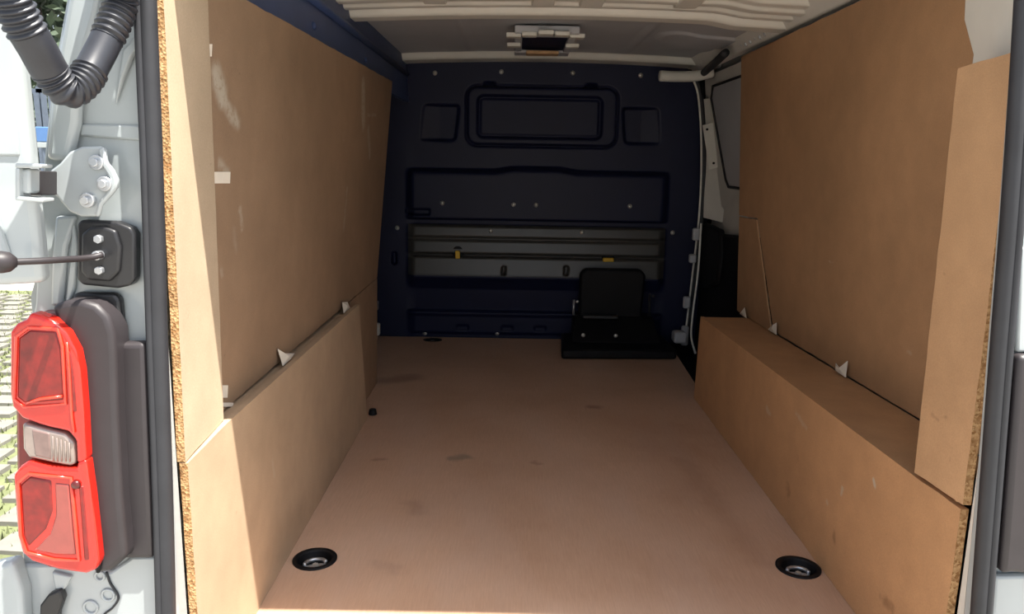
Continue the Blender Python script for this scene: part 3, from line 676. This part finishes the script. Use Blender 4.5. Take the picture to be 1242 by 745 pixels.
# tail lamp (left)
tl = empty('tail_lamp', at(70, 690, 'Y', -.40), 'tall red tail lamp with clear middle lens on the left corner', 'tail lamp', 'tail lamps')
slab('housing', [(126, 417), (176, 416), (181, 560), (186, 679), (146, 679), (138, 600), (130, 500)], -.420, .024, M['hous'], tl, .008, 3)
slab('housing_shell', [(60, 372), (76, 366), (98, 364), (116, 370), (130, 384), (137, 404), (139, 430), (141, 500), (146, 600), (153, 677), (134, 694), (112, 697), (100, 600), (90, 480), (78, 410)], -.445, .048, M['hous'], tl, .008, 3)
slab('lamp_back', [(16, 396), (34, 384), (70, 380), (92, 408), (102, 470), (110, 580), (120, 692), (60, 690), (30, 676), (20, 640)], -.440, .05, M['red2'], tl, .006)
upper = slab('upper_lens', [(11, 402), (20, 392), (31, 388), (35, 379), (46, 382), (62, 388), (80, 404), (92, 426), (97, 450), (101, 500), (104, 560), (92, 564), (91, 535), (82, 524), (62, 520), (48, 516), (26, 508), (14, 494), (11, 478)], -.462, .024, M['red'], tl, .010, 4)
def rimtube(name, pts, Y_, r, m, parent, close=True):
    bm = bmesh.new(); pa = pxpoly(pts, Y_); tube(bm, pa+([pa[0]] if close else []), r, 8, not close); adopt(fin(bm, name, M[m], smooth=True), parent)
FU = [(22, 410), (36, 400), (68, 402), (73, 420), (77, 486), (30, 490), (20, 482)]
slab('lens_field', FU, -.4632, .006, M['red2'], upper, .003)
rimtube('lens_frame', [(20, 408), (35, 397), (70, 399), (76, 420), (80, 490), (29, 494), (17, 484)], -.4630, .0022, 'redlit', upper)
slab('lens_field', [(82, 424), (86, 430), (90, 460), (93, 500), (86, 500)], -.4632, .006, M['red2'], upper, .002)
rimtube('lens_rib', [(33, 489), (50, 484), (75, 481)], -.4650, .0022, 'redlit', upper, False)
rimtube('lens_rib', [(81, 415), (84, 450), (87, 505), (90, 525)], -.4635, .0018, 'redlit', upper, False)
rev = slab('reverse_lens', [(26, 513), (48, 519), (78, 526), (90, 538), (91, 564), (84, 566), (62, 562), (34, 556), (27, 545)], -.460, .022, M['clear'], tl, .005, 3)
slab('reverse_diffuser', [(38, 521), (60, 526), (62, 558), (42, 553)], -.4612, .004, M['redgrey2'], rev, .002)
for k in range(5):
    x0 = 64+k*5; rimtube('diffuser_rib', [(x0, 529+k*2), (x0+1, 560)], -.4608, .0010, 'clear', rev, False)
lower = slab('lower_lens', [(15, 577), (24, 566), (34, 559), (60, 566), (92, 569), (93, 560), (104, 558), (110, 600), (119, 680), (116, 692), (104, 697), (70, 692), (38, 682), (26, 672), (20, 650)], -.462, .024, M['red'], tl, .010, 4)
slab('lens_field', [(24, 588), (36, 578), (62, 583), (64, 620), (56, 642), (34, 664), (28, 650)], -.4635, .006, M['red2'], lower, .003)
slab('lens_diffuser', [(66, 586), (84, 588), (88, 640), (92, 674), (68, 674), (40, 668), (60, 648), (67, 625)], -.4637, .006, M['redgrey'], lower, .003)
rimtube('lens_frame', [(22, 586), (35, 575), (86, 580), (92, 640), (96, 680), (66, 679), (32, 670), (25, 650)], -.4632, .0024, 'redlit', lower)
slab('lens_field', [(95, 590), (101, 590), (107, 660), (108, 680), (102, 680)], -.4632, .006, M['red2'], lower, .002)
bm = bmesh.new(); dome(bm, at(92, 588, 'Y', -.463), .007, h=.7); adopt(fin(bm, 'bulb_lens', M['redark'], smooth=True), lower)
rimtube('lens_gap_line', [(62, 384), (80, 400), (94, 424), (100, 452), (104, 500), (108, 560), (114, 610), (122, 680), (119, 694)], -.447, .0030, 'black', tl, False)  # black tube standing in for the dark gap between lens and shell

# left rear door, swung out
d1 = empty('door_2', (-.70, -.50, .73)); struct(d1, 'white left rear door swung open, seen at the frame edge', 'door')
P0 = Vector((-.698, -.488, 0)); DR = Vector((-.985, -.17, 0)).normalized(); NN = Vector((DR.y, -DR.x, 0))
if NN.dot(Vector((1, -1, 0))) < 0: NN = -NN
def leaf(name, pts, off, th, m, bevel=.006):
    bm = bmesh.new(); prism(bm, [P0+DR*s_+NN*off+Vector((0, 0, z)) for s_, z in pts], NN*-th); return adopt(fin(bm, name, m, bevel=bevel, seg=3), d1)
leaf('door_frame', [(.0, .74), (.0, 1.02), (-.004, 1.10), (.03, 1.36), (.74, 1.36), (.74, .0), (.22, .0), (.20, .70), (.10, .735)], 0, .030, M['white'], .010)
leaf('upper_press', [(.028, 1.00), (.05, .985), (.2, .985), (.2, 1.33), (.05, 1.33)], .010, .014, M['white'], .008)
leaf('middle_press', [(.012, .90), (.2, .90), (.2, .97), (.014, .97)], .003, .006, M['white'], .003)
leaf('lower_press', [(.03, .76), (.19, .76), (.19, .86), (.05, .86)], .008, .012, M['white'], .007)
bm = bmesh.new(); c_ = P0+DR*.060+Vector((0, 0, .865)); cyl(bm, c_, c_+NN*.012, .017, .014, 20); adopt(fin(bm, 'grommet', M['black'], bevel=.003), d1)

# ================================================================== REAR RIGHT CORNER
wrr = empty('wall_rear_right', (.66, -.39, .5)); struct(wrr, 'white painted rear body corner on the right of the opening', 'body corner')
bm = bmesh.new(); prism(bm, pxpoly([(1250, -230), (1240, 0), (1223, 230), (1206, 430), (1192, 600), (1176, 760), (1170, 830)], -.392)+[Vector(p) for p in ((.64, -.392, -.14), (.80, -.392, -.14), (.795, -.392, .70), (.745, -.392, .9), (.705, -.392, 1.10), (.675, -.392, 1.40))], (0, .02, 0))
adopt(fin(bm, 'corner_panel', M['white'], bevel=.004), wrr)
seal('door_seal', [(1254, -230), (1243, 0), (1228, 230), (1212, 430), (1199, 600), (1188, 745), (1182, 830)], -.408, 'dark rubber door seal up the right edge of the opening')
bm = bmesh.new(); bx(bm, (.635, -.372, -.05), (.664, -.3225, 1.05)); adopt(fin(bm, 'jamb', M['whitein'], bevel=.004), wrr)
tr = empty('tail_lamp', at(1240, 690, 'Y', -.40), 'tail lamp on the right corner, only its charcoal housing in view', 'tail lamp', 'tail lamps')
slab('housing', [(1236, 432), (1290, 432), (1290, 700), (1228, 696), (1215, 698), (1220, 640)], -.425, .026, M['hous'], tr, .008, 3)
MX = .052                                          # the right lamp is the mirror image of the left one
def mirror_copy(o, parent):
    me_ = o.data.copy(); co = np.empty(len(me_.vertices)*3); me_.vertices.foreach_get('co', co)
    co = co.reshape(-1, 3); co[:, 0] = 2*MX-co[:, 0]; me_.vertices.foreach_set('co', co.ravel()); me_.flip_normals()
    c = o.copy(); c.data = me_; COL.objects.link(c); adopt(c, parent)
    for ch in [x for x in bpy.data.objects if x.parent == o]: mirror_copy(ch, c)
for ch in [x for x in bpy.data.objects if x.parent == tl and x.name.split('.')[0] != 'housing']: mirror_copy(ch, tr)
slab('lower_corner', [(1206, 699), (1330, 697), (1330, 830), (1198, 830)], -.405, .012, M['hinge'], wrr, .010, 3)
slab('body_strip', [(1238, 300), (1300, 300), (1300, 428), (1233, 428)], -.41, .016, M['white'], wrr, .004)

# ================================================================== OUTSIDE, LEFT OF THE VAN
# grass pavers
rnd = random.Random(11)
paver_me = None; blades = bmesh.new()
bm = bmesh.new(); bx(bm, (-6.6, .6, -.659), (-1.5, 7.0, -.640)); 
lawn = fin(bm, 'grass_strip', M['grass']); tag(lawn, 'green grass growing between the concrete pavers', 'grass', kind='stuff')
for iy in range(28):
    y0 = .7+iy*.22
    xc = -.097-.63*(y0+1.457)*1.05
    for ix in range(-3, 4):
        x0 = xc+ix*.24+(.12 if iy % 2 else 0); x0 = round(x0/.24)*.24+(.12 if iy % 2 else 0)
        if paver_me is None:
            bm = bmesh.new(); bx(bm, (-.085, -.075, -.02), (.085, .075, .012)); o = fin(bm, 'paver', M['stone'], ground, bevel=.008); paver_me = o.data
        else: o = link('paver', paver_me, [], ground)
        o.location = (x0+rnd.uniform(-.01, .01), y0+rnd.uniform(-.01, .01), -.632+rnd.uniform(-.006, .006)); o.rotation_euler.z = rnd.uniform(-.08, .08)
for k in range(5000):
    y0 = rnd.uniform(.65, 6.9); x0 = -.097-.66*(y0+1.457)+rnd.uniform(-.9, .9)
    x0 = max(-6.55, min(-1.55, x0)); a_ = rnd.uniform(0, 6.28); h_ = rnd.uniform(.02, .05)
    b0 = blades.verts.new((x0-.006*math.cos(a_), y0-.006*math.sin(a_), -.641)); b1 = blades.verts.new((x0+.006*math.cos(a_), y0+.006*math.sin(a_), -.641)); b2 = blades.verts.new((x0+rnd.uniform(-.02, .02), y0+rnd.uniform(-.02, .02), -.641+h_))
    blades.faces.new((b0, b1, b2))
fin(blades, 'grass_blades', M['grass'], lawn)
# fence
fe = empty('fence', (-6.2, 8.5, -.66), 'slate grey steel slat fence seen past the door gap', 'fence')
for k in range(34):
    bm = bmesh.new(); bx(bm, (-7.6+k*.09, 8.49, -.60), (-7.6+k*.09+.066, 8.51, 1.62)); adopt(fin(bm, 'slat', M['fence']), fe)
for z_ in (-.35, .6, 1.64):
    bm = bmesh.new(); bx(bm, (-7.65, 8.515, z_-.03), (-4.55, 8.55, z_+.03)); adopt(fin(bm, 'rail', M['fence']), fe)
for x_ in (-7.62, -6.1, -4.58):
    bm = bmesh.new(); bx(bm, (x_-.04, 8.515, -.66), (x_+.04, 8.60, 1.70)); adopt(fin(bm, 'post', M['fence']), fe)
# sign in front of the fence
c_ = at(50, 163, 'Y', 7.6)
sg = empty('sign_board', (c_.x, 7.6, -.66), 'small blue and white board on a post in front of the fence', 'sign')
bm = bmesh.new(); bx(bm, (c_.x-.22, 7.59, c_.z-.085), (c_.x+.22, 7.61, c_.z+.085)); adopt(fin(bm, 'blue_panel', M['blue'], bevel=.01), sg)
bm = bmesh.new(); bx(bm, (c_.x-.22, 7.59, c_.z-.15), (c_.x+.22, 7.61, c_.z-.09)); adopt(fin(bm, 'white_panel', M['white'], bevel=.005), sg)
bm = bmesh.new(); cyl(bm, (c_.x, 7.63, -.66), (c_.x, 7.63, c_.z+.05), .03); adopt(fin(bm, 'post', M['fence']), sg)
# shrub and trees
def tree(name, base, h, spread, nleaf, label, cat, z0f, seed, leafsize):
    rnd = random.Random(seed); e = empty(name, base, label, cat)
    bm = bmesh.new(); tube(bm, [Vector((0, 0, 0)), Vector((.05, 0, h*.35)), Vector((0, .05, h*.7))], lambda i: (.14, .10, .05)[i]*h/5, 8); fin(bm, 'trunk', M['bark'], e, True)
    bm = bmesh.new()
    cl = [(rnd.gauss(0, spread*.42), rnd.gauss(0, spread*.42), h*(z0f+(1-z0f)*rnd.random())) for k in range(26)]
    for k in range(nleaf):
        c0 = cl[k % len(cl)]; rr_ = spread*.36
        p = Vector((c0[0]+rnd.gauss(0, rr_*.6), c0[1]+rnd.gauss(0, rr_*.6), max(.05, c0[2]+rnd.gauss(0, rr_*.5))))
        u = Vector((rnd.uniform(-1, 1), rnd.uniform(-1, 1), rnd.uniform(-1, 1))).normalized(); v2 = u.orthogonal().normalized()
        s_ = leafsize*rnd.uniform(.6, 1.3)
        q = [bm.verts.new(p+u*s_), bm.verts.new(p+v2*s_*.45), bm.verts.new(p-u*s_), bm.verts.new(p-v2*s_*.45)]; bm.faces.new(q)
    fin(bm, 'foliage', M['leaf'], e); return e
tree('broadleaf_tree', (-10.4, 15.8, -.66), 7.5, 2.4, 9000, 'dark leafy tree standing behind the fence', 'tree', .28, 5, .16)
tree('garden_shrub', (-7.2, 10.6, -.66), 2.7, .8, 2500, 'green shrub just behind the slat fence', 'shrub', .2, 8, .07)
